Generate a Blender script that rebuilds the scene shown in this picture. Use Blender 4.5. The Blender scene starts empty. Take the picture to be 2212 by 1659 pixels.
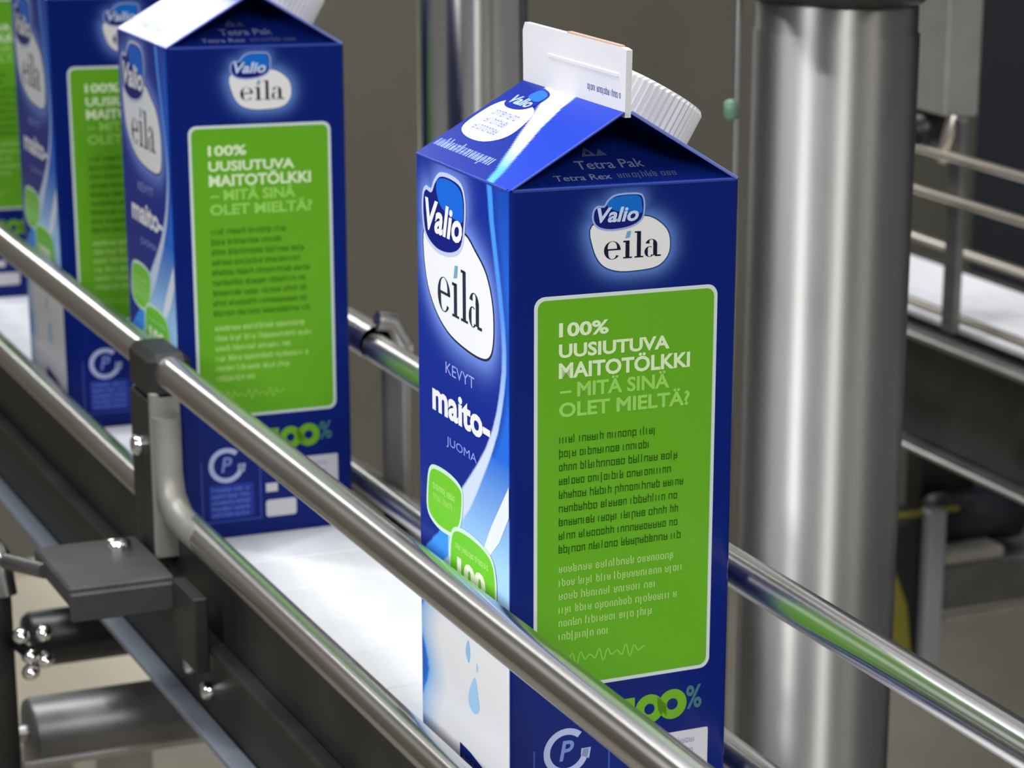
import bpy, bmesh, math, random
from mathutils import Vector, Matrix
from mathutils.geometry import tessellate_polygon

scene = bpy.context.scene
C = scene.collection
R_ = math.radians

# ------------------------------------------------------------------ camera
# the photograph is the upper-left crop of a larger frame: lens shift keeps the principal point
FPX, PPX, PPY = 5522.84, 1750.61, 1150.81
cam_d = bpy.data.cameras.new('camera')
cam = bpy.data.objects.new('camera', cam_d)
C.objects.link(cam)
cam_d.sensor_fit = 'HORIZONTAL'
cam_d.sensor_width = 36.0
cam_d.lens = FPX / 2212 * 36.0
cam_d.shift_x = (1106 - PPX) / 2212
cam_d.shift_y = (PPY - 829.5) / 2212
cam_d.clip_start = 0.02
cam_d.clip_end = 60
rx = Vector((0.487945, 0.872231, 0.033512))
ry = Vector((0.272897, -0.115972, -0.955028))
rz = Vector((-0.829118, 0.475146, -0.294617))
m = Matrix((( rx.x, -ry.x, -rz.x, 0.633351),
            ( rx.y, -ry.y, -rz.y, -0.266010),
            ( rx.z, -ry.z, -rz.z, 0.312222),
            (0, 0, 0, 1)))
cam.matrix_world = m
cam_d.dof.use_dof = True
cam_d.dof.focus_distance = 0.70
cam_d.dof.aperture_fstop = 26
scene.camera = cam

# ------------------------------------------------------------------ world, lights, exposure
world = bpy.data.worlds.new('factory_hall_light')
scene.world = world
world.use_nodes = True
bg = world.node_tree.nodes['Background']
bg.inputs['Color'].default_value = (0.95, 0.97, 1.0, 1)
bg.inputs['Strength'].default_value = 0.21
scene.view_settings.view_transform = 'Standard'
scene.view_settings.look = 'None'
scene.view_settings.exposure = 0.0
scene.view_settings.gamma = 1.0
scene.view_settings.use_curve_mapping = False


def area(name, loc, target, sx, sy, power, col=(1, 1, 1)):
    d = bpy.data.lights.new(name, 'AREA')
    d.shape = 'RECTANGLE'
    d.size = sx
    d.size_y = sy
    d.energy = power
    d.color = col
    o = bpy.data.objects.new(name, d)
    C.objects.link(o)
    o.location = loc
    dr = Vector(target) - Vector(loc)
    o.rotation_euler = dr.to_track_quat('-Z', 'Y').to_euler()
    return o


area('ceiling_tube_light', (0.95, -0.15, 2.2), (0, 0, 0), 0.10, 1.5, 7, (1, .98, .95))
area('ceiling_tube_light', (-0.8, -0.45, 2.1), (-0.3, 0.0, 0), 0.10, 1.5, 30, (.97, .98, 1))
area('ceiling_tube_light', (-0.6, 0.55, 2.2), (-0.4, 0.2, 0), 0.10, 1.5, 24, (.97, .98, 1))
area('ceiling_tube_light', (1.3, 1.2, 2.0), (0, 0.1, 0), 0.12, 1.5, 8, (1, .95, .85))
area('hall_lamp', (1.75, -0.30, 1.15), (0.0, 0.0, 0.1), 0.30, 0.5, 15, (1, .99, .97))
fill = area('front_fill', (0.08, -0.50, 0.40), (-0.02, 0.0, 0.10), 0.16, 0.16, 0.88, (1, 1, 1))  # unseen fill light, added to brighten the first carton's front face
fill.data.spread = R_(95)
area('end_wall_lamp', (-2.45, 0.10, 0.74), (-0.3, 0.03, 0.1), 0.45, 0.30, 4.5, (1, 1, 1))

# ------------------------------------------------------------------ materials


def lin(r, g, b):
    def f(c):
        c /= 255.0
        return c / 12.92 if c <= 0.04045 else ((c + 0.055) / 1.055) ** 2.4
    return (f(r), f(g), f(b), 1.0)


def principled(name, base, rough, metal=0.0, spec=0.5):
    mt = bpy.data.materials.new(name)
    mt.use_nodes = True
    b = mt.node_tree.nodes['Principled BSDF']
    b.inputs['Base Color'].default_value = base
    b.inputs['Roughness'].default_value = rough
    b.inputs['Metallic'].default_value = metal
    b.inputs['Specular IOR Level'].default_value = spec
    return mt


def noisy(mt, scale, stretch, c0, c1, r0=None, r1=None, bump=0.0, detail=4.0):
    nt = mt.node_tree
    b = nt.nodes['Principled BSDF']
    tc = nt.nodes.new('ShaderNodeTexCoord')
    mp = nt.nodes.new('ShaderNodeMapping')
    mp.inputs['Scale'].default_value = stretch
    nz = nt.nodes.new('ShaderNodeTexNoise')
    nz.inputs['Scale'].default_value = scale
    nz.inputs['Detail'].default_value = detail
    nt.links.new(tc.outputs['Object'], mp.inputs['Vector'])
    nt.links.new(mp.outputs['Vector'], nz.inputs['Vector'])
    rp = nt.nodes.new('ShaderNodeValToRGB')
    rp.color_ramp.elements[0].position = 0.3
    rp.color_ramp.elements[1].position = 0.7
    rp.color_ramp.elements[0].color = c0
    rp.color_ramp.elements[1].color = c1
    nt.links.new(nz.outputs['Fac'], rp.inputs['Fac'])
    nt.links.new(rp.outputs['Color'], b.inputs['Base Color'])
    if r0 is not None:
        mr = nt.nodes.new('ShaderNodeMapRange')
        mr.inputs['To Min'].default_value = r0
        mr.inputs['To Max'].default_value = r1
        nt.links.new(nz.outputs['Fac'], mr.inputs['Value'])
        nt.links.new(mr.outputs['Result'], b.inputs['Roughness'])
    if bump:
        bp = nt.nodes.new('ShaderNodeBump')
        bp.inputs['Strength'].default_value = bump
        bp.inputs['Distance'].default_value = 0.001
        nt.links.new(nz.outputs['Fac'], bp.inputs['Height'])
        nt.links.new(bp.outputs['Normal'], b.inputs['Normal'])
    return mt


def g(v, w=1.0):
    return (v, v * (0.985 if w != 1 else 1), v * w, 1)


def aniso(mt, axis, amount=.9):
    """fine turning marks around a bar: reflections smear along the bar's length"""
    nt_ = mt.node_tree
    b_ = nt_.nodes['Principled BSDF']
    b_.inputs['Anisotropic'].default_value = amount
    cv = nt_.nodes.new('ShaderNodeCombineXYZ')
    for k in range(3):
        cv.inputs[k].default_value = axis[k]
    nt_.links.new(cv.outputs[0], b_.inputs['Tangent'])
    return mt


M = {}
M['rod'] = aniso(noisy(principled('polished_steel_rod', g(.62), .2, 1.0), 60, (.15, 1, 1), (.70, .68, .665, 1), (.80, .785, .77, 1), .19, .26), (1, 0, 0))
M['pipe'] = aniso(noisy(principled('polished_steel_pipe', g(.62), .2, 1.0), 40, (1, 1, .2), (.56, .545, .52, 1), (.66, .65, .63, 1), .20, .27), (0, 0, 1))
M['column'] = aniso(noisy(principled('scuffed_steel_tube', g(.5), .3, 1.0), 26, (1, 1, .5), (.33, .325, .315, 1), (.40, .395, .39, 1), .44, .55), (0, 0, 1))
M['steel'] = noisy(principled('brushed_steel', g(.45), .35, 1.0), 40, (1, 1, 1), (.42, .41, .40, 1), (.52, .51, .50, 1), .3, .42)
M['thin_rod'] = principled('warm_steel_rod', (.75, .70, .62, 1), .3, 1.0)
M['dark_steel'] = noisy(principled('dark_grey_steel', g(.05), .4, 0.6), 30, (1, 1, 1), (.028, .027, .025, 1), (.058, .056, .053, 1), .35, .5)
M['bracket'] = noisy(principled('grey_bracket', g(.12), .4, 0.8), 45, (1, 1, 1), (.13, .128, .128, 1), (.2, .195, .195, 1), .35, .5)
M['arm'] = noisy(principled('dark_arm_steel', g(.09), .5, .5), 45, (1, 1, 1), (.055, .053, .053, 1), (.09, .086, .086, 1), .45, .6)
M['post'] = noisy(principled('grey_post_steel', g(.3), .45, .5), 45, (1, 1, 1), (.30, .29, .265, 1), (.36, .35, .32, 1), .42, .55)
M['black'] = principled('black_plastic', (.008, .008, .009, 1), .35)
M['navy'] = principled('dark_navy_enamel', (.012, .016, .024, 1), .45)
M['flange'] = principled('blue_grey_plastic_strip', (.17, .195, .235, 1), .35)
M['belt'] = noisy(principled('white_slat_plastic', g(.8), .35), 120, (.2, 1, 1), (.74, .755, .79, 1), (.82, .83, .86, 1), .3, .4)
M['chrome'] = principled('bright_chrome', (.9, .88, .86, 1), .12, 1.0)
M['cream'] = principled('cream_plastic', (.88, .80, .62, 1), .4)
M['lid'] = principled('beige_cover', (.36, .34, .29, 1), .4)
M['yellow'] = principled('yellow_enamel', (.22, .20, .02, 1), .5)
M['grey_paint'] = principled('pale_grey_enamel', (.30, .31, .34, 1), .4)
M['green_led'] = principled('green_plastic', (.16, .30, .21, 1), .4)
M['wall'] = noisy(principled('olive_grey_wall', g(.1), .55), 3, (1, 1, 1), (.195, .180, .145, 1), (.23, .213, .175, 1), .45, .6)
M['floor'] = noisy(principled('brown_grey_floor', g(.15), .5), 6, (1, 1, 1), (.35, .32, .255, 1), (.42, .385, .315, 1), .4, .6)
M['cap'] = principled('white_cap_plastic', (.80, .80, .82, 1), .4)
M['board'] = principled('white_board', (.70, .70, .73, 1), .5)
M['fold_highlight'] = principled('blue_fold_highlight', lin(34, 62, 160), .35)  # lighter than the print: painted highlight for the folds
M['edge_highlight'] = principled('pale_edge_highlight', lin(110, 124, 196), .4)  # pale tone stands in for the highlight along the far gable edge
M['raw'] = principled('raw_board_edge', (.55, .38, .30, 1), .8)

mt = bpy.data.materials.new('carton_print')
mt.use_nodes = True
nt = mt.node_tree
b = nt.nodes['Principled BSDF']
at = nt.nodes.new('ShaderNodeAttribute')
at.attribute_name = 'print'
nt.links.new(at.outputs['Color'], b.inputs['Base Color'])
b.inputs['Roughness'].default_value = 0.24
b.inputs['Specular IOR Level'].default_value = 0.11
M['print'] = mt

# ------------------------------------------------------------------ mesh helpers


def link(name, me, mat, parent=None, smooth=False):
    if mat is not None and not me.materials:
        me.materials.append(M[mat] if isinstance(mat, str) else mat)
    o = bpy.data.objects.new(name, me)
    C.objects.link(o)
    if parent is not None:
        o.parent = parent
    if smooth:
        for p in me.polygons:
            p.use_smooth = True
    return o


def tag(o, label=None, cat=None, group=None, kind=None):
    if label:
        o['label'] = label
    if cat:
        o['category'] = cat
    if group:
        o['group'] = group
    if kind:
        o['kind'] = kind
    return o


def empty(name, loc=(0, 0, 0), label=None, cat=None, group=None):
    o = bpy.data.objects.new(name, None)
    o.empty_display_size = 0.02
    C.objects.link(o)
    o.location = loc
    return tag(o, label, cat, group)


class MB:
    """collects verts / faces of one part"""

    def __init__(s):
        s.v, s.f, s.sm = [], [], []

    def add(s, vs, fs, smooth=False):
        n = len(s.v)
        s.v += [tuple(x) for x in vs]
        s.f += [tuple(i + n for i in f) for f in fs]
        s.sm += [smooth] * len(fs)
        return s

    def box(s, a, b, c=0.0):
        """box from corner a to corner b with chamfer c"""
        bm = bmesh.new()
        bmesh.ops.create_cube(bm, size=1.0)
        for v in bm.verts:
            v.co = Vector([(a[i] + b[i]) / 2 + v.co[i] * (b[i] - a[i]) for i in range(3)])
        if c:
            bmesh.ops.bevel(bm, geom=bm.edges[:], offset=c, segments=1, affect='EDGES')
        bm.verts.index_update()
        s.add([v.co[:] for v in bm.verts], [[v.index for v in f.verts] for f in bm.faces])
        bm.free()
        return s

    def tube(s, path, r, n=20, caps=True):
        """round bar along a path; r number or list"""
        P = [Vector(p) for p in path]
        rr = r if isinstance(r, (list, tuple)) else [r] * len(P)
        vs, fs = [], []
        up = None
        for i, p in enumerate(P):
            if i == 0:
                d = P[1] - P[0]
            elif i == len(P) - 1:
                d = P[-1] - P[-2]
            else:
                d = (P[i + 1] - p).normalized() + (p - P[i - 1]).normalized()
            d.normalize()
            if up is None:
                ref = Vector((0, 0, 1)) if abs(d.z) < .9 else Vector((1, 0, 0))
                up = (ref - d * ref.dot(d)).normalized()
            else:
                up = (up - d * up.dot(d)).normalized()
            si = d.cross(up)
            for k in range(n):
                a = 2 * math.pi * k / n
                vs.append(p + (up * math.cos(a) + si * math.sin(a)) * rr[i])
        for i in range(len(P) - 1):
            for k in range(n):
                k2 = (k + 1) % n
                fs.append((i * n + k, i * n + k2, (i + 1) * n + k2, (i + 1) * n + k))
        s.add(vs, fs, True)
        if caps:
            m_ = len(vs)
            s.add(vs[:n], [tuple(range(n - 1, -1, -1))])
            s.add(vs[m_ - n:], [tuple(range(n))])
        return s

    def lathe(s, prof, base, axis=(0, 0, 1), n=32, ribs=None):
        """profile [(r, h)] turned around axis at base"""
        ax = Vector(axis).normalized()
        ref = Vector((0, 0, 1)) if abs(ax.z) < .9 else Vector((1, 0, 0))
        u = (ref - ax * ref.dot(ax)).normalized()
        w = ax.cross(u)
        base = Vector(base)
        vs, fs = [], []
        for i, (r, h) in enumerate(prof):
            for k in range(n):
                a = 2 * math.pi * k / n
                q = r
                if ribs and i in ribs and k % 2:
                    q = r * 0.965
                vs.append(base + ax * h + (u * math.cos(a) + w * math.sin(a)) * q)
        for i in range(len(prof) - 1):
            for k in range(n):
                k2 = (k + 1) % n
                fs.append((i * n + k, i * n + k2, (i + 1) * n + k2, (i + 1) * n + k))
        s.add(vs, fs, ribs is None)
        m_ = len(vs)
        if prof[0][0] > 1e-6:
            s.add(vs[:n], [tuple(range(n - 1, -1, -1))])
        if prof[-1][0] > 1e-6:
            s.add(vs[m_ - n:], [tuple(range(n))])
        return s

    def prism(s, pts, vec):
        """planar polygon (3D points) pushed along vec"""
        vec = Vector(vec)
        a = [Vector(p) for p in pts]
        bq = [p + vec for p in a]
        n = len(a)
        s.add(a + bq, [tuple(range(n - 1, -1, -1)), tuple(range(n, 2 * n))] +
              [(i, (i + 1) % n, n + (i + 1) % n, n + i) for i in range(n)])
        return s

    def mesh(s, name):
        me = bpy.data.meshes.new(name)
        me.from_pydata(s.v, [], s.f)
        me.polygons.foreach_set('use_smooth', s.sm)
        me.validate()
        bm = bmesh.new()
        bm.from_mesh(me)
        bmesh.ops.recalc_face_normals(bm, faces=bm.faces[:])
        bm.to_mesh(me)
        bm.free()
        return me

    def build(s, name, mat, parent=None):
        return link(name, s.mesh(name), mat, parent)


# ------------------------------------------------------------------ the setting
o = MB().box((-2.7, -4, -.96), (5, 4, -.9)).build('floor', 'floor')
tag(o, 'brown grey factory floor', kind='structure')
o = MB().box((-2.7, -4, -.9), (-2.6, 4, 2.6)).build('wall_back', 'wall')
tag(o, 'plain olive grey wall behind the machines', kind='structure')

# ------------------------------------------------------------------ main conveyor
conv = empty('slat_conveyor', (-.4, .035, -.9), 'slat conveyor with white belt and polished steel guide rods carrying the blue cartons', 'conveyor')
CV = Vector(conv.location)


def cpart(name, mb, mat, parent=None, label=None):
    off = CV
    mb.v = [tuple(Vector(v) - off) for v in mb.v]
    ob = mb.build(name, mat, parent or conv)
    if label:
        ob['label'] = label
    return ob


# belt slats, one by one
sl = MB().box((-.0188, -.041, -.004), (.0188, .041, 0), .0006).mesh('belt_slat')
for i in range(52):
    ob = link('belt_slat', sl, 'belt', conv)
    ob.location = Vector((-1.76 + i * .038, .035, 0)) - CV

X0, X1 = -1.8, .5
RR = .0062
# side plates with rib and bottom strip
cpart('side_plate', MB().box((X0, -.012, -.05), (X1, -.0075, .0155), .0008), 'dark_steel')
cpart('wear_strip', MB().box((X0, -.0185, -.013), (X1, -.0121, -.0105), .0006), 'dark_steel')
cpart('bottom_strip', MB().box((X0, -.0205, -.0495), (X1, -.0122, -.0462), .0006), 'flange', label='blue grey strip along the bottom edge of the conveyor side')
cpart('side_plate', MB().box((X0, .0785, -.05), (X1, .083, .002), .0008), 'dark_steel')
cpart('wear_strip', MB().box((X0, .0831, -.012), (X1, .0895, -.009), .0006), 'steel')
cpart('hanging_plate', MB().box((-.264, -.0240, -.020), (-.236, -.0187, .009), .0006), 'dark_steel')
for px, pz in ((-.279, -.032), (-.2575, -.035)):
    cpart('bolt', MB().lathe([(.0036, 0), (.0036, .003), (.0028, .0042), (0, .0045)], (px, -.0121, pz), (0, -1, 0), n=10), 'chrome')

# frame legs
for lx in (-1.3, .4):
    for ly in (-.004, .072):
        cpart('leg', MB().box((lx - .018, ly - .003, -.9), (lx + .018, ly + .003, -.05), .001), 'steel')


def part(parent, name, mb, mat, label=None, up=None):
    off = Vector(parent.location) if up is None else Vector(up.location)
    mb.v = [tuple(Vector(v) - off) for v in mb.v]
    ob = mb.build(name, mat, parent)
    if label:
        ob['label'] = label
    return ob


# guide rail in front of the cartons: two rods on a post
gn = empty('guide_rail', (-.312, -.014, -.009), 'pair of polished steel guide rods running in front of the cartons on a flat post', 'guide rail')
part(gn, 'rod', MB().tube([(X0, -.012, .0782), (X1, -.012, .0782)], RR, 28), 'rod', 'upper rod')
part(gn, 'rod', MB().tube([(X0, -.012, .0225), (X1, -.012, .0225)], RR * .9, 28), 'rod', 'lower rod')
post = part(gn, 'rail_post', MB().box((-.300, -.0205, .006), (-.2965, -.0092, .071), .0006), 'post', 'pale grey flat post joining the two rods')
part(post, 'post_web', MB().box((-.326, -.0205, -.004), (-.3003, -.0150, .0675), .0006), 'dark_steel', up=gn)
part(post, 'rod_clamp', MB().box((-.328, -.0203, .0665), (-.2965, -.0040, .0856), .003), 'dark_steel', up=gn)
part(post, 'bent_foot', MB().tube([(-.2965, -.0148, .062), (-.2965, -.0148, .040), (-.294, -.0146, .031), (-.287, -.014, .0255), (-.274, -.013, .0226), (-.262, -.0125, .0225)], .0054, 16), 'post', up=gn)
part(post, 'bolt', MB().lathe([(.004, 0), (.004, .002), (.003, .003), (0, .0034)], (-.314, -.0206, .047), (0, -1, 0), n=10), 'chrome', up=gn)
arm = part(gn, 'mounting_arm', MB().box((-.322, -.0610, .0005), (-.268, -.0215, .0085), .001), 'arm', 'dark grey arm under the post')
part(arm, 'arm_lip', MB().box((-.2678, -.0610, -.004), (-.2645, -.0190, .0068), .0006), 'arm', up=gn)
part(arm, 'bolt', MB().lathe([(.005, 0), (.005, .0022), (.004, .0032), (0, .0036)], (-.309, -.032, .0086), n=12), 'chrome', up=gn)
part(arm, 'link_rod', MB().tube([(-.305, -.0608, .004), (-.335, -.0690, .000)], .003, 12), 'bracket', up=gn)

# round post at the left
sp = empty('support_post', (-.366, -.070, -.9), 'dark round support post at the lower left edge with chrome star knob', 'post')
part(sp, 'post_tube', MB().tube([(-.366, -.070, -.9), (-.366, -.070, -.022)], .0085, 24), 'dark_steel')
part(sp, 'hook_cap', MB().tube([(-.372, -.072, -.024), (-.370, -.072, -.004), (-.366, -.0695, .0005), (-.362, -.066, -.006), (-.3605, -.0645, -.022)], .0045, 14), 'rod', 'shiny rounded cap on top of the post')
kn = part(sp, 'star_knob', MB().tube([(-.3600, -.0607, -.0425), (-.345, -.0587, -.0425)], .0036, 12), 'black', 'bright chrome star knob')
for dy, dz in ((-.0042, .0072), (.0044, .0072), (-.001, -.0015), (.0046, -.0042), (-.0012, -.0085)):
    part(kn, 'lobe', MB().lathe([(0, -.0038), (.0026, -.0027), (.0037, 0), (.0026, .0027), (0, .0038)], (-.3470, -.0582 + dy, -.0425 + dz), (1, 0, 0), 12), 'chrome', up=sp)

# guide rail behind the cartons
gf = empty('guide_rail', (-.34, .09, .002), 'pair of polished steel guide rods running behind the cartons', 'guide rail')
part(gf, 'rod', MB().tube([(X0, .082, .0722), (X1, .082, .0722)], RR * .95, 28), 'rod', 'upper rod')
part(gf, 'rod', MB().tube([(X0, .082, .0120), (X1, .082, .0120)], RR * .85, 28), 'rod', 'lower rod')
fp = part(gf, 'rail_post', MB().box((-.352, .0905, -.02), (-.326, .0945, .062), .0008), 'post', 'flat steel post behind the rods')
part(fp, 'rod_sleeve', MB().tube([(-.372, .083, .0735), (-.334, .083, .0735)], .0078, 18), 'rod', up=gf)
part(fp, 'clamp_hook', MB().tube([(-.335, .0925, .060), (-.335, .0945, .072), (-.335, .0895, .0815), (-.335, .083, .083)], .0042, 12), 'rod', up=gf)
part(fp, 'foot_plate', MB().box((-.40, .0835, .002), (-.30, .100, .0055), .0008), 'steel', up=gf)

# under the belt
dm = empty('drum_motor', (-.48, .0, -.0985), 'black drum motor under the conveyor at the lower left', 'motor')
part(dm, 'drum', MB().lathe([(.004, -.036), (.011, -.035), (.0128, -.032), (.0128, .037), (.011, .040), (.004, .041)], (-.48, .002, -.085), (0, 1, 0), 28), 'black')
part(dm, 'shaft', MB().tube([(-.48, -.038, -.085), (-.48, .075, -.085)], .0035, 12), 'black')
ro = empty('return_roller', (-.40, .0, -.112), 'dark grey return roller under the conveyor at the bottom left', 'roller')
part(ro, 'shell', MB().lathe([(.006, -.056), (.0137, -.055), (.0147, -.053), (.0147, .069), (.0137, .071), (.006, .072)], (-.40, .004, -.0975), (0, 1, 0), 32), 'bracket')
part(ro, 'axle', MB().tube([(-.40, -.056, -.0975), (-.40, .080, -.0975)], .004, 12), 'steel')
tag(MB().box((-.3615, -.062, -.0975), (-.3585, .07, -.0945), .0005).build('cross_bar', 'steel'), 'thin grey cross bar below the return roller, bottom left', 'bar')
tr = empty('drip_tray', (-.9, .06, -.9), 'cream drip tray low under the far part of the conveyor', 'tray')
part(tr, 'tray_floor', MB().box((-.985, -.02, -.225), (-.70, .17, -.22), .001), 'cream')
part(tr, 'tray_rim', MB().box((-.993, -.02, -.23), (-.9855, .17, -.212), .001), 'cream')
for lx in (-.95, -.75):
    part(tr, 'tray_leg', MB().box((lx - .006, .06, -.9), (lx + .006, .09, -.2255)), 'steel')

# ------------------------------------------------------------------ columns behind
col = empty('steel_column', (-.212, .222, -.9), 'thick scuffed stainless column right of the front carton', 'column')
part(col, 'tube', MB().tube([(-.212, .222, -.9), (-.212, .222, .2095), (-.212, .222, .2100), (-.212, .222, .2195), (-.212, .222, .2210)], [.0317, .0317, .0309, .0309, .0296], 64), 'column')
part(col, 'head_plate', MB().lathe([(.020, .2211), (.0325, .2212), (.0345, .2235), (.0345, .262), (.033, .264)], (-.212, .222, 0), n=48), 'dark_steel')
sr = empty('highlight_rod', (-.2585, .205, -.9), 'thin pale rod with green sleeve, standing in for the highlight along the left edge of the thick column', 'rod')
part(sr, 'rod_bar', MB().tube([(-.2585, .205, -.9), (-.2585, .205, .36)], .0016, 10), 'steel')  # added rod: the column's bright edge highlight built as a thing
part(sr, 'green_sleeve', MB().lathe([(.0017, 0), (.0033, .001), (.0033, .0070), (.0017, .008)], (-.2598, .2037, .170), n=14), 'green_led', 'small green plastic sleeve')
pipe = empty('steel_pipe', (-.454, .173, -.9), 'polished vertical steel pipe behind the top of the front carton', 'pipe')
part(pipe, 'tube', MB().tube([(-.454, .173, -.9), (-.454, .173, .5)], .0248, 48), 'pipe')
part(pipe, 'floor_flange', MB().lathe([(.045, 0), (.045, .008), (.03, .012), (.0255, .012)], (-.454, .173, -.9), n=32), 'steel')

# ------------------------------------------------------------------ second conveyor on the right
cv2 = empty('slat_conveyor', (-.1, .55, -.9), 'second conveyor with thin warm guide rods at the right edge behind the column', 'conveyor')
sl2 = MB().box((-.0188, -.043, -.004), (.0188, .043, 0), .0006).mesh('belt_slat')
for i in range(36):
    ob = link('belt_slat', sl2, 'belt', cv2)
    ob.location = Vector((-.77 + i * .038, .552, 0)) - Vector(cv2.location)
for (x, y, z, r) in ((-.67, .485, .1005, .0026), (-.67, .485, .0775, .0027), (-.84, .61, .007, .0034), (-.69, .501, .0075, .0026)):
    part(cv2, 'guide_rod', MB().tube([(x, y, z), (.6, y, z)], r, 14), 'thin_rod')
part(cv2, 'side_plate', MB().box((-.70, .499, -.07), (.6, .504, -.006), .001), 'dark_steel')
part(cv2, 'top_lip', MB().box((-.70, .488, -.0095), (.6, .4985, -.0055), .001), 'steel')
part(cv2, 'bottom_lip', MB().box((-.70, .486, -.0735), (.6, .4985, -.0702), .001), 'steel')
part(cv2, 'side_plate', MB().box((-.82, .6, -.07), (.6, .605, .0), .001), 'dark_steel')
for lx in (-.05, .5):
    for ly in (.512, .588):
        part(cv2, 'leg', MB().box((lx - .015, ly - .012, -.9), (lx + .015, ly + .012, -.0705), .001), 'steel')
hp = empty('hanging_bracket', (-.5595, .4925, .02), 'pale steel bracket post hanging behind the thin rods right of the column', 'bracket')
part(hp, 'square_post', MB().box((-.583, .484, .121), (-.545, .506, .60), .001), 'post')
part(hp, 'strap', MB().box((-.5475, .4895, .002), (-.5345, .4945, .1205), .0008), 'bracket')
part(hp, 'stub', MB().tube([(-.547, .4925, .1208), (-.547, .490, .112), (-.5535, .4895, .096)], .0046, 12), 'thin_rod')
part(hp, 'black_clamp', MB().lathe([(.004, -.016), (.012, -.014), (.012, .014), (.004, .016)], (-.582, .4925, .109), (1, 0, 0), 16), 'black')

mo = empty('gear_motor', (-.64, .56, -.23), 'pale grey gear motor with black cover and yellow guard under the right conveyor', 'motor')
part(mo, 'end_plate', MB().box((-.630, .5345, -.228), (-.618, .5470, -.130), .0012), 'grey_paint')
part(mo, 'gear_case', MB().box((-.70, .5473, -.196), (-.620, .66, -.1665), .002), 'bracket')
part(mo, 'case_lid', MB().box((-.665, .5474, -.1664), (-.6195, .592, -.1585), .002), 'lid')
part(mo, 'black_cover', MB().prism([(-.70, .515, -.140), (-.70, .5343, -.134), (-.70, .5343, -.229), (-.70, .5315, -.229), (-.70, .526, -.19), (-.70, .517, -.168)], (.074, 0, 0)), 'black')
part(mo, 'yellow_guard', MB().prism([(-.69, .510, -.160), (-.69, .5165, -.1685), (-.69, .5255, -.19), (-.69, .5312, -.229), (-.69, .515, -.229), (-.69, .508, -.195)], (.064, 0, 0)), 'yellow', 'yellow guard')
part(mo, 'yellow_edge', MB().box((-.628, .514, -.1335), (-.625, .56, -.1305), .0004), 'yellow', 'yellow edge')
part(mo, 'hood', MB().lathe([(.006, -.03), (.016, -.028), (.018, .03), (.006, .032)], (-.65, .585, -.146), (0, 1, 0), 24), 'navy')
part(mo, 'base_bar', MB().box((-.6195, .5473, -.2015), (-.616, .68, -.1975), .0005), 'steel')
part(mo, 'hanger', MB().box((-.69, .56, -.1664), (-.67, .60, -.0705), .001), 'dark_steel')

cb = empty('machine_cabinet', (-.9, 1.5, -.9), 'dark navy machine cabinet at the far right edge', 'cabinet')
part(cb, 'cabinet_body', MB().box((-1.46, 1.10, -.45), (-.5, 1.9, 1.3), .006), 'navy')
part(cb, 'cabinet_door', MB().box((-1.43, 1.085, -.42), (-.8, 1.0995, 1.25), .003), 'navy')
part(cb, 'plinth', MB().box((-1.15, 1.15, -.9), (-.55, 1.85, -.4505), .004), 'dark_steel')
part(cb, 'door_handle', MB().tube([(-.85, 1.083, .2), (-.85, 1.06, .2), (-.85, 1.06, .35), (-.85, 1.083, .35)], .006, 10), 'black')

# ------------------------------------------------------------------ carton: printed artwork helpers (millimetres on a face)
H = .1947
HW = .035
RISE = .0205
SL = math.hypot(HW, RISE)
cs, sn = HW / SL, RISE / SL


def map_front(u, v, e):       # u: -70..0 , v: height
    return (HW + u / 1000, -HW - e, v / 1000)


def map_side(u, v, e):        # u: 0..70
    return (HW + e, -HW + u / 1000, v / 1000)


def map_roof(u, v, e):        # v: up the near slope
    return (HW + u / 1000, -HW + v / 1000 * cs - sn * e, H + v / 1000 * sn + cs * e)


APEX = Vector((HW - .038, 0, H + RISE - .0012))
_tb = Vector((HW, 0, H))
_tu = (APEX - _tb).normalized()
_tn = Vector((0, 1, 0)).cross(_tu)


def map_end(u, v, e):         # in-folded gable end, v up the fold
    p = _tb + Vector((0, (u - 35) / 1000, 0)) + _tu * (v / 1000) + _tn * e
    return tuple(p)


def map_fin(u, v, e):
    return (HW + u / 1000, -.0009 - e, v / 1000)


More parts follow.
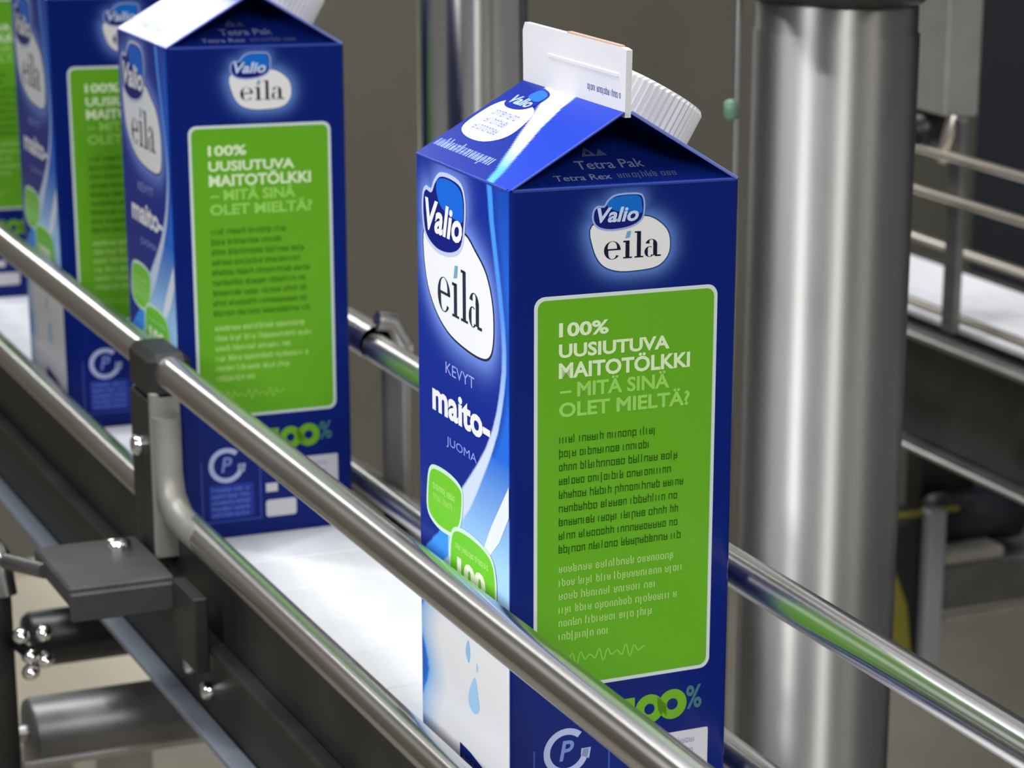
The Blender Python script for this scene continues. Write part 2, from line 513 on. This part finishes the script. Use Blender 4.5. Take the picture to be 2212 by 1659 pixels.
class Art:
    """flat print: 2D polygons with a colour each, laid on one face"""

    def __init__(s, fn, e=.00006):
        s.fn, s.e, s.v, s.f, s.c = fn, e, [], [], []

    def tri(s, pts, tris, col):
        n = len(s.v)
        s.v += [s.fn(p[0], p[1], s.e) for p in pts]
        s.f += [tuple(i + n for i in t) for t in tris]
        s.c += [col] * len(pts)
        return s

    def poly(s, pts, col, holes=()):
        loops = [pts] + list(holes)
        flat = [p for l in loops for p in l]
        tris = tessellate_polygon([[Vector((p[0], p[1], 0)) for p in l] for l in loops])
        return s.tri(flat, tris, col)

    def quad(s, x0, y0, x1, y1, col):
        return s.tri([(x0, y0), (x1, y0), (x1, y1), (x0, y1)], [(0, 1, 2, 3)], col)

    def band(s, cl, col):
        """ribbon along centre line [(x, y, half width)]"""
        pts = []
        n = len(cl)
        for i, (x, y, w) in enumerate(cl):
            a = cl[max(i - 1, 0)]
            b_ = cl[min(i + 1, n - 1)]
            dx, dy = b_[0] - a[0], b_[1] - a[1]
            L = math.hypot(dx, dy) or 1
            pts += [(x - dy / L * w, y + dx / L * w), (x + dy / L * w, y - dx / L * w)]
        return s.tri(pts, [(2 * i, 2 * i + 1, 2 * i + 3, 2 * i + 2) for i in range(n - 1)], col)

    def text(s, string, box, col, bold=0.0, shear=0.0):
        vs, fs = text_mesh(string, bold, shear)
        x0, y0, x1, y1 = box
        mx = [min(p[i] for p in vs) for i in (0, 1)]
        Mx = [max(p[i] for p in vs) for i in (0, 1)]
        q = [(x0 + (p[0] - mx[0]) / (Mx[0] - mx[0]) * (x1 - x0), y0 + (p[1] - mx[1]) / (Mx[1] - mx[1]) * (y1 - y0)) for p in vs]
        return s.tri(q, fs, col)

    def fine(s, x0, y, x1, xh, col, rnd, gap=True, wgt=.17):
        """print too fine to read in the photograph: word-like runs of small strokes"""
        x = x0
        left = rnd.randint(4, 9)
        while x < x1 - xh * .4:
            w = xh * rnd.choice((.35, .62, .66, .7))
            if x + w > x1:
                break
            t = xh * wgt
            hh = xh * rnd.choice((1, 1, 1, 1.4))
            lo = y - (xh * .35 if rnd.random() < .08 else 0)
            s.quad(x, lo, x + t, y + hh, col)
            if w > xh * .5:
                s.quad(x + w - t, y, x + w, y + xh, col)
                k = rnd.random()
                if k < .7:
                    s.quad(x, y + xh - t, x + w, y + xh, col)
                if k > .35:
                    s.quad(x, y, x + w, y + t, col)
                if k > .6:
                    s.quad(x, y + xh * .45, x + w, y + xh * .45 + t, col)
            x += w + xh * .2
            left -= 1
            if left <= 0 and gap:
                x += xh * .45
                left = rnd.randint(4, 11)
        return s

    def mesh(s, name):
        me = bpy.data.meshes.new(name)
        me.from_pydata(s.v, [], s.f)
        ca = me.color_attributes.new('print', 'FLOAT_COLOR', 'POINT')
        ca.data.foreach_set('color', [x for c_ in s.c for x in c_])
        bm = bmesh.new()
        bm.from_mesh(me)
        # face every piece outward
        o0 = Vector(s.fn(0, 0, 0))
        nrm = (Vector(s.fn(0, 0, .01)) - o0).normalized()
        bm.normal_update()
        for f in bm.faces:
            if f.normal.dot(nrm) < 0:
                f.normal_flip()
        bm.to_mesh(me)
        bm.free()
        return me

    def build(s, name, parent):
        return link(name, s.mesh(name), 'print', parent)


_tc = {}


def text_mesh(string, bold, shear):
    key = (string, bold, shear)
    if key in _tc:
        return _tc[key]
    cu = bpy.data.curves.new('lettering', 'FONT')
    cu.body = string
    cu.size = 1.0
    cu.offset = bold
    cu.shear = shear
    cu.resolution_u = 3
    ob = bpy.data.objects.new('lettering', cu)
    C.objects.link(ob)
    dg = bpy.context.evaluated_depsgraph_get()
    ev = ob.evaluated_get(dg)
    me = ev.to_mesh()
    vs = [(v.co.x, v.co.y) for v in me.vertices]
    fs = [tuple(p.vertices) for p in me.polygons]
    ev.to_mesh_clear()
    bpy.data.objects.remove(ob)
    bpy.data.curves.remove(cu)
    _tc[key] = (vs, fs)
    return vs, fs


def rrect(x0, y0, x1, y1, r, n=6):
    pts = []
    for cx, cy, a0 in ((x1 - r, y0 + r, -90), (x1 - r, y1 - r, 0), (x0 + r, y1 - r, 90), (x0 + r, y0 + r, 180)):
        for k in range(n + 1):
            a = R_(a0 + 90 * k / n)
            pts.append((cx + r * math.cos(a), cy + r * math.sin(a)))
    return pts


def smooth_loop(ctrl, n=8):
    """closed Catmull-Rom through control points"""
    out = []
    N = len(ctrl)
    for i in range(N):
        p0, p1, p2, p3 = [ctrl[(i + k) % N] for k in (-1, 0, 1, 2)]
        for k in range(n):
            t = k / n
            q = []
            for d in (0, 1):
                a, b_, c_, d_ = p0[d], p1[d], p2[d], p3[d]
                q.append(.5 * (2 * b_ + (c_ - a) * t + (2 * a - 5 * b_ + 4 * c_ - d_) * t * t + (3 * b_ - a - 3 * c_ + d_) * t ** 3))
            out.append(tuple(q))
    return out


def grow(pts, d):
    cx = sum(p[0] for p in pts) / len(pts)
    cy = sum(p[1] for p in pts) / len(pts)
    out = []
    n = len(pts)
    # orientation
    A = sum(pts[i][0] * pts[(i + 1) % n][1] - pts[(i + 1) % n][0] * pts[i][1] for i in range(n))
    sg = 1 if A > 0 else -1
    for i in range(n):
        a, b_ = pts[i - 1], pts[(i + 1) % n]
        dx, dy = b_[0] - a[0], b_[1] - a[1]
        L = math.hypot(dx, dy) or 1
        out.append((pts[i][0] + sg * dy / L * d, pts[i][1] - sg * dx / L * d))
    return out


# colours of the print
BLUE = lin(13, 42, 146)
SIDE_SHADED = lin(13, 33, 112)  # BLUE darkened: the side face's weaker light is put into the colour
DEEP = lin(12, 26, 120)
SKY = lin(28, 118, 226)
PALE = lin(165, 210, 248)
WHITE = lin(232, 234, 238)
GREEN = lin(100, 168, 38)
LEAF = lin(112, 200, 44)
INK = lin(34, 48, 66)
TEAL = lin(110, 165, 195)
GLOW = lin(120, 150, 236)


def mix(a, b_, t):
    t = max(0.0, min(1.0, t))
    return tuple(a[i] + (b_[i] - a[i]) * t for i in range(4))


def interp(tab, x):
    """tab sorted by x descending or ascending [(x, y)]"""
    t = sorted(tab)
    if x <= t[0][0]:
        return t[0][1]
    for (a, ya), (b_, yb) in zip(t, t[1:]):
        if x <= b_:
            return ya + (yb - ya) * (x - a) / (b_ - a)
    return t[-1][1]


def seg_dist(p, poly):
    best = 1e9
    n = len(poly)
    inside = False
    x, y = p
    for i in range(n):
        ax, ay = poly[i]
        bx, by = poly[(i + 1) % n]
        dx, dy = bx - ax, by - ay
        t = max(0, min(1, ((x - ax) * dx + (y - ay) * dy) / (dx * dx + dy * dy + 1e-12)))
        d = math.hypot(x - ax - t * dx, y - ay - t * dy)
        best = min(best, d)
        if (ay > y) != (by > y) and x < (bx - ax) * (y - ay) / (by - ay) + ax:
            inside = not inside
    return 0.0 if inside else best


OVAL_F = smooth_loop([(-63.5, 172), (-61.5, 160), (-55, 152), (-45, 147), (-33, 145), (-20, 144.6), (-13.5, 146.5), (-11, 152),
                      (-11.5, 161), (-16, 169), (-24, 174), (-32, 177.5), (-48, 178), (-58, 177)], 4)
BADGE_F = smooth_loop([(-63.6, 184), (-64, 178), (-61.5, 172), (-53, 169), (-42, 169.6), (-34, 173), (-31.3, 180), (-31, 187),
                       (-34, 191.2), (-42, 192.4), (-50, 191.8), (-54.5, 189), (-57, 186.2), (-61, 186.4)], 4)
OVAL_S = smooth_loop([(24.6, 184), (24.9, 178), (27.5, 173.2), (32, 171.1), (38, 170.8), (44.5, 171.6), (47.8, 174.5), (48.4, 178.5),
                      (47.2, 182), (43.5, 185), (39.5, 186), (33, 186)], 4)
BADGE_S = smooth_loop([(25.0, 188), (24.9, 185.4), (26.6, 183.4), (30.5, 182.6), (36, 183.2), (39.4, 185), (40.3, 188), (39.9, 191.2),
                       (38, 192.3), (32, 192.2), (29.4, 190.8), (28.2, 189.2), (26.2, 189.2)], 4)
STRIPE = [(197, -14.4), (192, -13.3), (185, -12.2), (179.5, -10.6), (172, -8.4), (165, -6.3), (157, -4.3), (150, -3.4), (144, -3.6),
          (138, -5.0), (132, -7.0), (126, -9.8), (119, -14.6), (112.6, -20.2), (105, -27.5), (97.7, -35), (90, -45), (83, -54), (76, -64), (70, -71)]
SW = [(197, 1.3), (180, 1.1), (150, 1.0), (132, 1.2), (120, 1.8), (112, 2.8), (100, 5), (70, 8)]


def front_colour(u, v):
    us = interp(STRIPE, v)
    w = interp(SW, v)
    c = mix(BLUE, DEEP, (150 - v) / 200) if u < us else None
    if c is None:                                   # right of / below the swoosh
        if v > 118:
            c = mix(BLUE, lin(36, 106, 220), min(1, (u - us) / 6) * (.25 + .75 * min(1, (197 - v) / 40)))
        else:
            t = (118 - v) / 34
            c = mix(lin(40, 110, 215), PALE, t)
            if v < 78:
                c = mix(PALE, WHITE, (78 - v) / 22)
    # left margin of the splash
    if v < 76:
        edge = -70.5 + 3.5 * (1 + math.sin(v * .21)) + 4.0 * min(1, max(0, (v - 50) / 25))
        d = u - edge
        if d < 0:
            c = mix(SKY, BLUE, min(1, -d / 3) * .4)
        elif d < 16:
            c = mix(lin(96, 170, 235), c, (d / 16) ** .6)
    # swoosh line itself
    d = abs(u - us)
    if v > 88 and d < w + .9:
        k = 1 - max(0, d - w) / .9
        sc = mix(lin(205, 220, 246), lin(70, 150, 245), (v - 120) / 40)
        c = mix(c, sc, k)
    # mid blue wedge beside the leaves
    if 66 < v < 86 and u < us + 14 and u > us - 1.2 and u < -46:
        c = lin(58, 150, 246)
    # printed glow around the emblem
    if v > 130:
        d = min(seg_dist((u, v), OVAL_F), seg_dist((u, v), BADGE_F) + 1.5)
        if d < 14:
            c = mix(c, GLOW, .85 * math.exp(-(d / 4.6) ** 1.5))
    return c


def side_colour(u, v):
    c = SIDE_SHADED
    if v > 160:
        d = min(seg_dist((u, v), OVAL_S), seg_dist((u, v), BADGE_S) + 1.2)
        if d < 9:
            c = mix(c, lin(110, 150, 230), .65 * math.exp(-(d / 2.6) ** 1.5))
    return c


def roof_colour(u, v):
    us = interp([(0, -14.4), (5, -17), (10, -21), (16, -25.5), (23, -31), (32, -37), (41, -44)], v)
    w = interp([(0, 1.6), (10, 2.6), (25, 4.2), (34, 6.5), (41, 11)], v)
    c = BLUE if u < us else lin(28, 62, 185)  # lighter blue right of the swoosh: top light put into the colour
    d = abs(u - us)
    if d < w + .8:
        k = 1 - max(0, d - w) / .8
        sc = mix(lin(90, 175, 248), WHITE, (v - 6) / 14)
        c = mix(c, sc, k)
    return c


def carton_body_mesh():
    """four walls lofted from a rounded square, printed front and side finely divided"""
    r = .0013
    a = HW - r
    sec = []
    def side(p, q, n):
        for k in range(n + 1):
            t = k / n
            sec.append((p[0] + (q[0] - p[0]) * t, p[1] + (q[1] - p[1]) * t))
    def arc(cx, cy, a0):
        for k in (1, 2, 3):
            an = R_(a0 + 22.5 * k)
            sec.append((cx + r * math.cos(an), cy + r * math.sin(an)))
    side((-a, -HW), (a, -HW), 92)
    arc(a, -a, -90)
    side((HW, -a), (HW, a), 60)
    arc(a, a, 0)
    side((a, HW), (-a, HW), 4)
    arc(-a, a, 90)
    side((-HW, a), (-HW, -a), 4)
    arc(-a, -a, 180)
    n = len(sec)
    zs = [0, .0008] + [.0008 + (H - .0008) * k / 216 for k in range(1, 217)]
    vs, fs, co = [], [], []
    for j, z in enumerate(zs):
        for (x, y) in sec:
            if j == 0:
                x *= .985
                y *= .985
            vs.append((x, y, z))
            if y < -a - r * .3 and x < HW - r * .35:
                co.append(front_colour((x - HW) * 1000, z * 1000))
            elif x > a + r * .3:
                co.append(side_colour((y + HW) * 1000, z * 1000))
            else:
                co.append(SIDE_SHADED)
    for j in range(len(zs) - 1):
        for k in range(n):
            k2 = (k + 1) % n
            fs.append((j * n + k, j * n + k2, (j + 1) * n + k2, (j + 1) * n + k))
    fs.append(tuple(range(n - 1, -1, -1)))
    me = bpy.data.meshes.new('carton_body')
    me.from_pydata(vs, [], fs)
    ca = me.color_attributes.new('print', 'FLOAT_COLOR', 'POINT')
    ca.data.foreach_set('color', [x for c_ in co for x in c_])
    for p in me.polygons:
        p.use_smooth = len(p.vertices) == 4
    return me


def gable_mesh():
    vs, fs, co = [], [], []
    NU, NV = 70, 40
    # near slope, printed
    for j in range(NV + 1):
        for i in range(NU + 1):
            u = -70 + 70 * i / NU
            v = SL * 1000 * j / NV
            vs.append(map_roof(u, v, 0))
            co.append(roof_colour(u, v))
    for j in range(NV):
        for i in range(NU):
            q = j * (NU + 1) + i
            fs.append((q, q + 1, q + NU + 2, q + NU + 1))
    def add(pts, col=SIDE_SHADED):
        n = len(vs)
        for p in pts:
            vs.append(tuple(p))
            co.append(col)
        fs.append(tuple(range(n, n + len(pts))))
    zr = H + RISE
    # far slope
    add([(HW, HW, H), (-HW, HW, H), (-HW, 0, zr), (HW, 0, zr)])
    # in-folded ends with their side folds
    for s in (1, -1):
        ap = (s * APEX.x, 0, APEX.z)
        A, B_, E_ = (s * HW, -HW, H), (s * HW, HW, H), (s * HW, 0, zr)
        add([A, B_, ap] if s > 0 else [B_, A, ap])
        add([A, ap, E_])
        add([B_, E_, ap])
    me = bpy.data.meshes.new('gable_top')
    me.from_pydata(vs, [], fs)
    ca = me.color_attributes.new('print', 'FLOAT_COLOR', 'POINT')
    ca.data.foreach_set('color', [x for c_ in co for x in c_])
    return me


# letter shapes of the emblem word, drawn in a unit box (x 0..1, y 0..1)
def word_eila(art, box, ink, dot):
    x0, y0, x1, y1 = box
    def P(p):
        return (x0 + p[0] * (x1 - x0), y0 + p[1] * (y1 - y0))
    def ring(cx, cy, rx_, ry_, a0, a1, t0, t1, n=18):
        cl_o, cl_i = [], []
        for k in range(n + 1):
            a = R_(a0 + (a1 - a0) * k / n)
            th = t0 + (t1 - t0) * abs(math.cos(a)) ** 1.5
            cl_o.append(P((cx + rx_ * math.cos(a), cy + ry_ * math.sin(a))))
            cl_i.append(P((cx + (rx_ - th) * math.cos(a), cy + (ry_ - th * .55) * math.sin(a))))
        art.tri(cl_o + cl_i, [(k, k + 1, n + 2 + k, n + 1 + k) for k in range(n)], ink)
    def q(a, b_, c_, d_):
        art.quad(*P((a, b_)), *P((c_, d_)), ink)
    # e
    ring(.145, .33, .145, .34, 0, 180, .022, .062)
    ring(.145, .33, .145, .34, 180, 322, .03, .075)
    q(.06, .33, .28, .385)
    # i
    q(.375, .04, .445, .66)
    q(.335, .0, .49, .05)
    q(.335, .60, .42, .66)
    art.poly([P(p) for p in ((.37, .74), (.45, .78), (.47, 1.02), (.40, 1.0))], dot)
    # l
    q(.575, .04, .645, .98)
    q(.535, .0, .69, .05)
    q(.535, .93, .62, .985)
    # a
    ring(.83, .45, .105, .21, 0, 165, .03, .075)
    q(.865, .04, .935, .47)
    q(.90, .0, 1.0, .06)
    ring(.80, .19, .09, .20, 60, 320, .03, .06)


def build_carton(detail=True):
    root = empty('milk_carton', (0, 0, 0))
    link('carton_body', carton_body_mesh(), 'print', root)
    link('gable_top', gable_mesh(), 'print', root)
    # seal fin
    mb_ = MB().prism([(HW, -.0009, H + RISE - .002), (HW + .0006, -.0009, H + RISE + .0163), (HW - .002, -.0009, H + RISE + .0167),
                      (-HW + .001, -.0009, H + RISE + .0165), (-HW - .0006, -.0009, H + RISE + .014), (-HW, -.0009, H + RISE - .002)], (0, .0018, 0))
    fin = mb_.build('top_seal', 'board', root)
    fin['label'] = 'white pressed seal along the top'
    MB().box((-HW + .018, -.0013, H + RISE + .0086), (HW - .004, -.0009, H + RISE + .0094)).build('seal_crease', 'board', fin)
    MB().box((-.004, -.0008, H + RISE + .0166), (HW - .004, .0008, H + RISE + .0171)).build('raw_edge', 'raw', fin)
    rnd = random.Random(4)
    Art(map_fin).fine(-24.5, 218.0, -2, 1.5, lin(90, 110, 170), rnd).build('seal_print', fin)
    zr = H + RISE
    MB().tube([(HW - .0003, -HW + .0012, H), (HW - .0003, HW - .0012, H)], .0006, 8).build('fold_crease', 'fold_highlight', root)  # added beads along folds and gable edges carry their painted highlights
    MB().tube([(-HW + .0015, -HW + .0003, H), (HW - .0015, -HW + .0003, H)], .0005, 8).build('fold_crease', 'fold_highlight', root)
    MB().tube([(HW, HW - .0008, H + .0003), (HW, .0012, zr - .0006)], .0005, 8).build('gable_edge', 'edge_highlight', root)
    MB().tube([(HW, -HW + .0008, H + .0003), (HW, -.0012, zr - .0006)], .0004, 8).build('gable_edge', 'fold_highlight', root)
    # cap on the far slope
    nf = Vector((0, sn, cs))
    cpos = Vector((0.0, HW - .018 * cs, H + .018 * sn))
    cap = MB().lathe([(.0150, .0), (.0150, .0015), (.0146, .002), (.0146, .0125), (.0138, .0136), (.011, .0139)], cpos, nf, 96, ribs=(2, 3)).build('screw_cap', 'cap', root)
    cap['label'] = 'white ribbed screw cap'

    # --- front emblem
    em = Art(map_front, .00005)
    em.poly(grow(OVAL_F, .7), INK).build('front_emblem', root)
    em = bpy.data.objects[[ob.name for ob in root.children if ob.name.startswith('front_emblem')][0]]
    em['label'] = 'white oval emblem with blue badge on the front'
    Art(map_front, .00010).poly(OVAL_F, WHITE).build('emblem_oval', em)
    Art(map_front, .00015).poly(grow(BADGE_F, .35), lin(190, 200, 236)).build('badge_outline', em)
    bd = Art(map_front, .00020)
    inn = grow(BADGE_F, -.9)
    bd.poly(inn, DEEP)
    bd.e = .00023
    bd.poly(smooth_loop([(-52.5, 186), (-52, 189.5), (-46, 191), (-37, 190.4), (-32.8, 187.5), (-32.6, 181), (-38, 180.5), (-46, 181.5), (-50, 183)], 4), lin(20, 100, 214))
    bd.e = .00026
    bd.text('Valio', (-61.5, 174.0, -33.2, 183.4), WHITE, .03, .25)
    bd.build('badge', em)
    ar = Art(map_front, .00016)
    word_eila(ar, (-52.5, 152.3, -19, 167.3), INK, TEAL)
    ar.build('emblem_lettering', em)
    # --- front texts
    ar = Art(map_front, .00008)
    ar.text('KEVYT', (-47, 134.2, -25, 137.6), lin(150, 165, 232))
    ar.text('maito-', (-57.8, 120.8, -13.5, 129.6), WHITE, .035)
    ar.text('JUOMA', (-46.8, 112.0, -23.6, 115.4), lin(140, 155, 228))
    ar.build('product_lettering', root)
    # --- second stroke, drops and bottom box of the splash
    ar = Art(map_front, .00006)
    ar.tri([(-.2, 112), (-.2, 103), (-7, 94), (-14, 88), (-20, 87), (-13, 97)], [(0, 5, 2, 1), (5, 4, 3, 2)], lin(226, 234, 248))
    ar.build('splash_stroke', root)
    for L, cc in (([(-26, 47), (-23.5, 42), (-22.5, 38), (-26, 35.5), (-30.5, 37), (-30.5, 41)], PALE),
                  ([(-31, 57), (-29.5, 54), (-30.5, 50), (-33, 53)], lin(150, 195, 238)),
                  ([(-24.5, 52), (-23.3, 50.5), (-24.6, 49)], PALE)):
        Art(map_front, .00006).poly(smooth_loop(L, 4), cc).build('splash_drop', root)
    ar = Art(map_front, .00009)
    ar.poly([(-38, 3), (-10, 3), (-10, 15), (-13, 18.5), (-20, 20.5), (-30, 22), (-38, 22.4)], DEEP)
    ar.e = .00013
    for k in range(4):
        ar.fine(-36, 17 - k * 3.6, -13, 1.6, lin(110, 120, 200), rnd)
    ar.build('bottom_label', root)
    # --- leaf badges
    L1 = smooth_loop([(-62.2, 97), (-62.5, 89), (-57, 86), (-49, 85.4), (-41, 86.6), (-36.2, 91.5), (-34.6, 98), (-35.6, 102), (-43, 103.8), (-54, 103.8), (-60, 102.2)], 4)
    L2 = smooth_loop([(-44.2, 83), (-44.4, 74), (-42, 66), (-32, 62.5), (-20, 63), (-11.5, 65), (-9.6, 72), (-9.2, 81), (-12, 87), (-20, 89.4), (-32, 89.9), (-41, 88.4)], 4)
    for k, L in enumerate((L1, L2)):
        lf = Art(map_front, .00012 + k * .00012).poly(grow(L, .5), lin(205, 232, 214)).build('leaf_badge', root)
        lf['label'] = 'green leaf badge with white outline'
        Art(map_front, .00015 + k * .00012).poly(grow(L, -.8), LEAF).build('leaf_face', lf)
        ar = Art(map_front, .00018 + k * .00012)
        if k == 0:
            ar.fine(-58, 96.6, -40, 1.7, lin(190, 236, 130), rnd)
            ar.fine(-58, 93.4, -39, 1.7, lin(170, 226, 110), rnd)
        else:
            ar.fine(-40, 83.2, -15, 1.5, lin(190, 236, 130), rnd)
            ar.text('100', (-38.6, 73.4, -16.8, 80.8), lin(238, 246, 224), .05)
            ar.fine(-38, 69.4, -15, 1.6, lin(176, 226, 110), rnd)
        ar.build('leaf_lettering', lf)

    # --- side emblem
    em = Art(map_side, .00005).poly(grow(OVAL_S, .35), lin(40, 70, 120)).build('side_emblem', root)
    em['label'] = 'small white oval emblem above the green panel'
    Art(map_side, .00010).poly(OVAL_S, lin(226, 226, 226)).build('emblem_oval', em)
    Art(map_side, .00015).poly(grow(BADGE_S, .3), lin(150, 172, 226)).build('badge_outline', em)
    bd = Art(map_side, .00020)
    bd.poly(grow(BADGE_S, -.25), lin(26, 30, 110))
    bd.e = .00023
    bd.poly(smooth_loop([(29.2, 189), (30.2, 191.2), (34, 191.9), (38.6, 191.6), (39.6, 189), (39.2, 186.8), (34, 187.2)], 4), lin(24, 106, 200))
    bd.e = .00026
    bd.text('Valio', (26, 184.7, 38.6, 188.9), lin(190, 208, 240), .03, .25)
    bd.build('badge', em)
    ar = Art(map_side, .00016)
    word_eila(ar, (28.2, 174.4, 45.6, 181.9), lin(24, 30, 52), TEAL)
    ar.build('emblem_lettering', em)
    # --- green information panel
    pn = Art(map_side, .00005).poly(rrect(7.4, 49.6, 63.8, 165.2, 3.2), lin(206, 216, 214)).build('information_panel', root)
    pn['label'] = 'green panel with pale outline and text'
    Art(map_side, .00010).poly(rrect(8.5, 50.7, 62.7, 164.1, 2.4), GREEN).build('panel_face', pn)
    ar = Art(map_side, .00016)
    W1, W2 = lin(214, 234, 190), lin(150, 208, 96)
    ar.text('100%', (14.8, 153.5, 29.9, 157.6), W1, .032)
    ar.text('UUSIUTUVA', (14.8, 147.6, 48.9, 151.6), W1, .032)
    ar.text('MAITOTÖLKKI', (14.8, 141.7, 55.4, 147.2), W1, .032)
    ar.text('– MITÄ SINÄ', (15.2, 136.2, 49, 141.4), W2, .03)
    ar.text('OLET MIELTÄ?', (14.9, 130.6, 55.6, 135.8), W2, .03)
    ar.build('headline', pn)
    ar = Art(map_side, .00016)
    DK = lin(46, 94, 18)
    for k, e_ in enumerate((45.5, 43.4, 52.3, 52.3, 55, 52.3, 54, 53.5, 54)):
        ar.fine(15, 123.2 - k * 4.03, e_, 1.75, DK, rnd, wgt=.17)
    ar.build('dark_text', pn)
    ar = Art(map_side, .00016)
    for k, e_ in enumerate((51.7, 55.3, 47.1, 53.2, 45.7, 31.7)):
        ar.fine(15.1, 85.1 - k * 4.05, e_, 1.75, lin(172, 214, 122), rnd, wgt=.18)
    ar.build('pale_text', pn)
    ar = Art(map_side, .00016)
    cl = []
    for k in range(60):
        t = k / 59
        cl.append((18.6 + 24 * t, 58.8 + (1.3 + .9 * math.sin(k * .31)) * math.sin(k * .9), .22))
    ar.band(cl, lin(140, 196, 84))
    ar.build('signature', pn)
    # --- 100 % mark
    ar = Art(map_side, .00006)
    G1 = lin(112, 172, 40)
    ar.text('1', (34.6, 34.4, 39.6, 43.6), G1, .06)
    def annul(cx, cy, ro_, ri, col, a0=0, a1=360, n=28):
        pts = []
        for k in range(n + 1):
            a = R_(a0 + (a1 - a0) * k / n)
            pts += [(cx + ro_ * math.cos(a), cy + ro_ * math.sin(a)), (cx + ri * math.cos(a), cy + ri * math.sin(a))]
        ar.tri(pts, [(2 * k, 2 * k + 1, 2 * k + 3, 2 * k + 2) for k in range(n)], col)
    annul(44.4, 39.2, 4.6, 1.7, G1)
    annul(51.9, 39.6, 4.7, 1.8, G1)
    ar.poly([(47, 42.6), (47, 39.5), (50, 36.2), (50, 39.6)], G1)
    ar.text('%', (56.4, 37.2, 61.6, 44.6), lin(70, 120, 120), .02)
    ar.build('percent_mark', root)
    # --- ring mark and blue fine-print box
    ar = Art(map_side, .00006)
    RC = lin(176, 186, 224)
    annul(17.8, 30.2, 7.2, 5.2, RC, 48, 360)
    ar.text('P', (15.6, 27.4, 20.2, 33.6), lin(120, 138, 200), .02, .2)
    ar.poly([(22.6, 30.4), (25.6, 30.4), (25.0, 27.0), (22.4, 28.2)], RC)
    ar.build('ring_mark', root)
    ar = Art(map_side, .00005)
    BX = lin(62, 84, 176)
    for a in ((7.4, 6.8, 7.9, 32), (31.2, 6.8, 31.7, 32), (7.4, 6.8, 31.7, 7.3)):
        ar.quad(*a, BX)
    ar.poly(rrect(10.6, 8.4, 28.6, 22.4, 1), lin(34, 58, 160))
    ar.e = .00009
    for k in range(5):
        ar.fine(11.4, 19.6 - k * 2.6, 27.6, 1.3, lin(110, 130, 205), rnd)
    ar.build('fine_print_box', root)
    # --- white date card and small fields
    ar = Art(map_side, .00006)
    CD = lin(208, 208, 214)
    ar.poly(rrect(47.8, 17.4, 63.9, 30.6, .6), CD)
    ar.poly(rrect(33.5, 7.0, 46.1, 14.0, 1.2), CD)
    ar.quad(33.7, 17.4, 38.5, 21, CD)
    ar.e = .00010
    for k in range(3):
        ar.fine(51, 26.6 - k * 3.4, 61 - k, 1.5, lin(150, 160, 190), rnd)
    ar.build('date_card', root)

    # --- near roof slope
    OVR = smooth_loop([(-67, 17), (-62, 13.4), (-52, 12.2), (-43, 13.4), (-37, 17.6), (-37.6, 24), (-42, 29.6), (-52, 31.4), (-62, 30.6), (-67, 26)], 4)
    em = Art(map_roof, .00006).poly(OVR, WHITE).build('roof_emblem', root)
    ar = Art(map_roof, .00011)
    for k in range(3):
        ar.fine(-61, 23.4 - k * 3.6, -43.5, 2.3, lin(130, 140, 185), rnd, gap=False)
    ar.build('roof_lettering', em)
    bd = Art(map_roof, .00012)
    bd.poly(smooth_loop([(-63, 29.4), (-58, 27.6), (-50, 28.2), (-45.4, 31), (-45, 36.6), (-52, 38.6), (-60, 37.6), (-63, 34)], 4), lin(20, 40, 150))
    bd.e = .00016
    bd.poly(smooth_loop([(-55, 34), (-47, 33), (-46, 36.4), (-53, 37.8)], 4), lin(40, 110, 214))
    bd.text('Valio', (-61.5, 29.6, -47.5, 33.4), lin(170, 195, 242), .03, .25)
    bd.build('badge', em)
    Art(map_roof, .00006).fine(-68, 5.6, -25, 3.0, lin(150, 168, 238), rnd, gap=False, wgt=.28).build('roof_text', root)

    # --- in-folded end: maker's mark
    ar = Art(map_end, .00008)
    TP = lin(120, 126, 160)
    ar.text('Tetra Pak', (23.5, 8.0, 44, 12.0), TP, .01)
    ar.text('Tetra Rex', (15, 3.2, 32, 5.8), TP, .01)
    ar.fine(34, 3.4, 53, 2.0, lin(82, 90, 130), rnd)
    ar.poly([(27.0, 14), (31.5, 14), (29.2, 18.4)], lin(90, 96, 130), holes=[[(28.4, 14.8), (30.2, 14.8), (29.2, 16.8)]])
    ar.poly([(31.4, 14), (34.8, 14), (33.2, 17.2)], lin(80, 86, 120))
    ar.build('maker_mark', root)
    return root


def copy_tree(src, parent=None):
    c_ = src.copy()
    C.objects.link(c_)
    c_.parent = parent
    for ch in list(src.children):
        copy_tree(ch, c_)
    return c_


carton = build_carton()
spots = [(-.035, .035, 0, 'blue and green milk carton in front, nearest the viewer, white screw cap in view'),
         (-.3309 - .035, .035, 0, 'second milk carton from the front, standing just beyond the near rail post'),
         (-.5172 - .035, .035, 0, 'third milk carton from the front, half hidden behind the second one'),
         (-.815 - .035, .035, 0, 'rearmost milk carton, only a green strip showing at the left edge')]
for i, (x, y, a, lab) in enumerate(spots):
    ob = carton if i == 0 else copy_tree(carton)
    ob.location = (x, y, .0)
    ob.rotation_euler.z = R_(a)
    tag(ob, lab, 'carton', 'milk cartons riding on the slat conveyor')
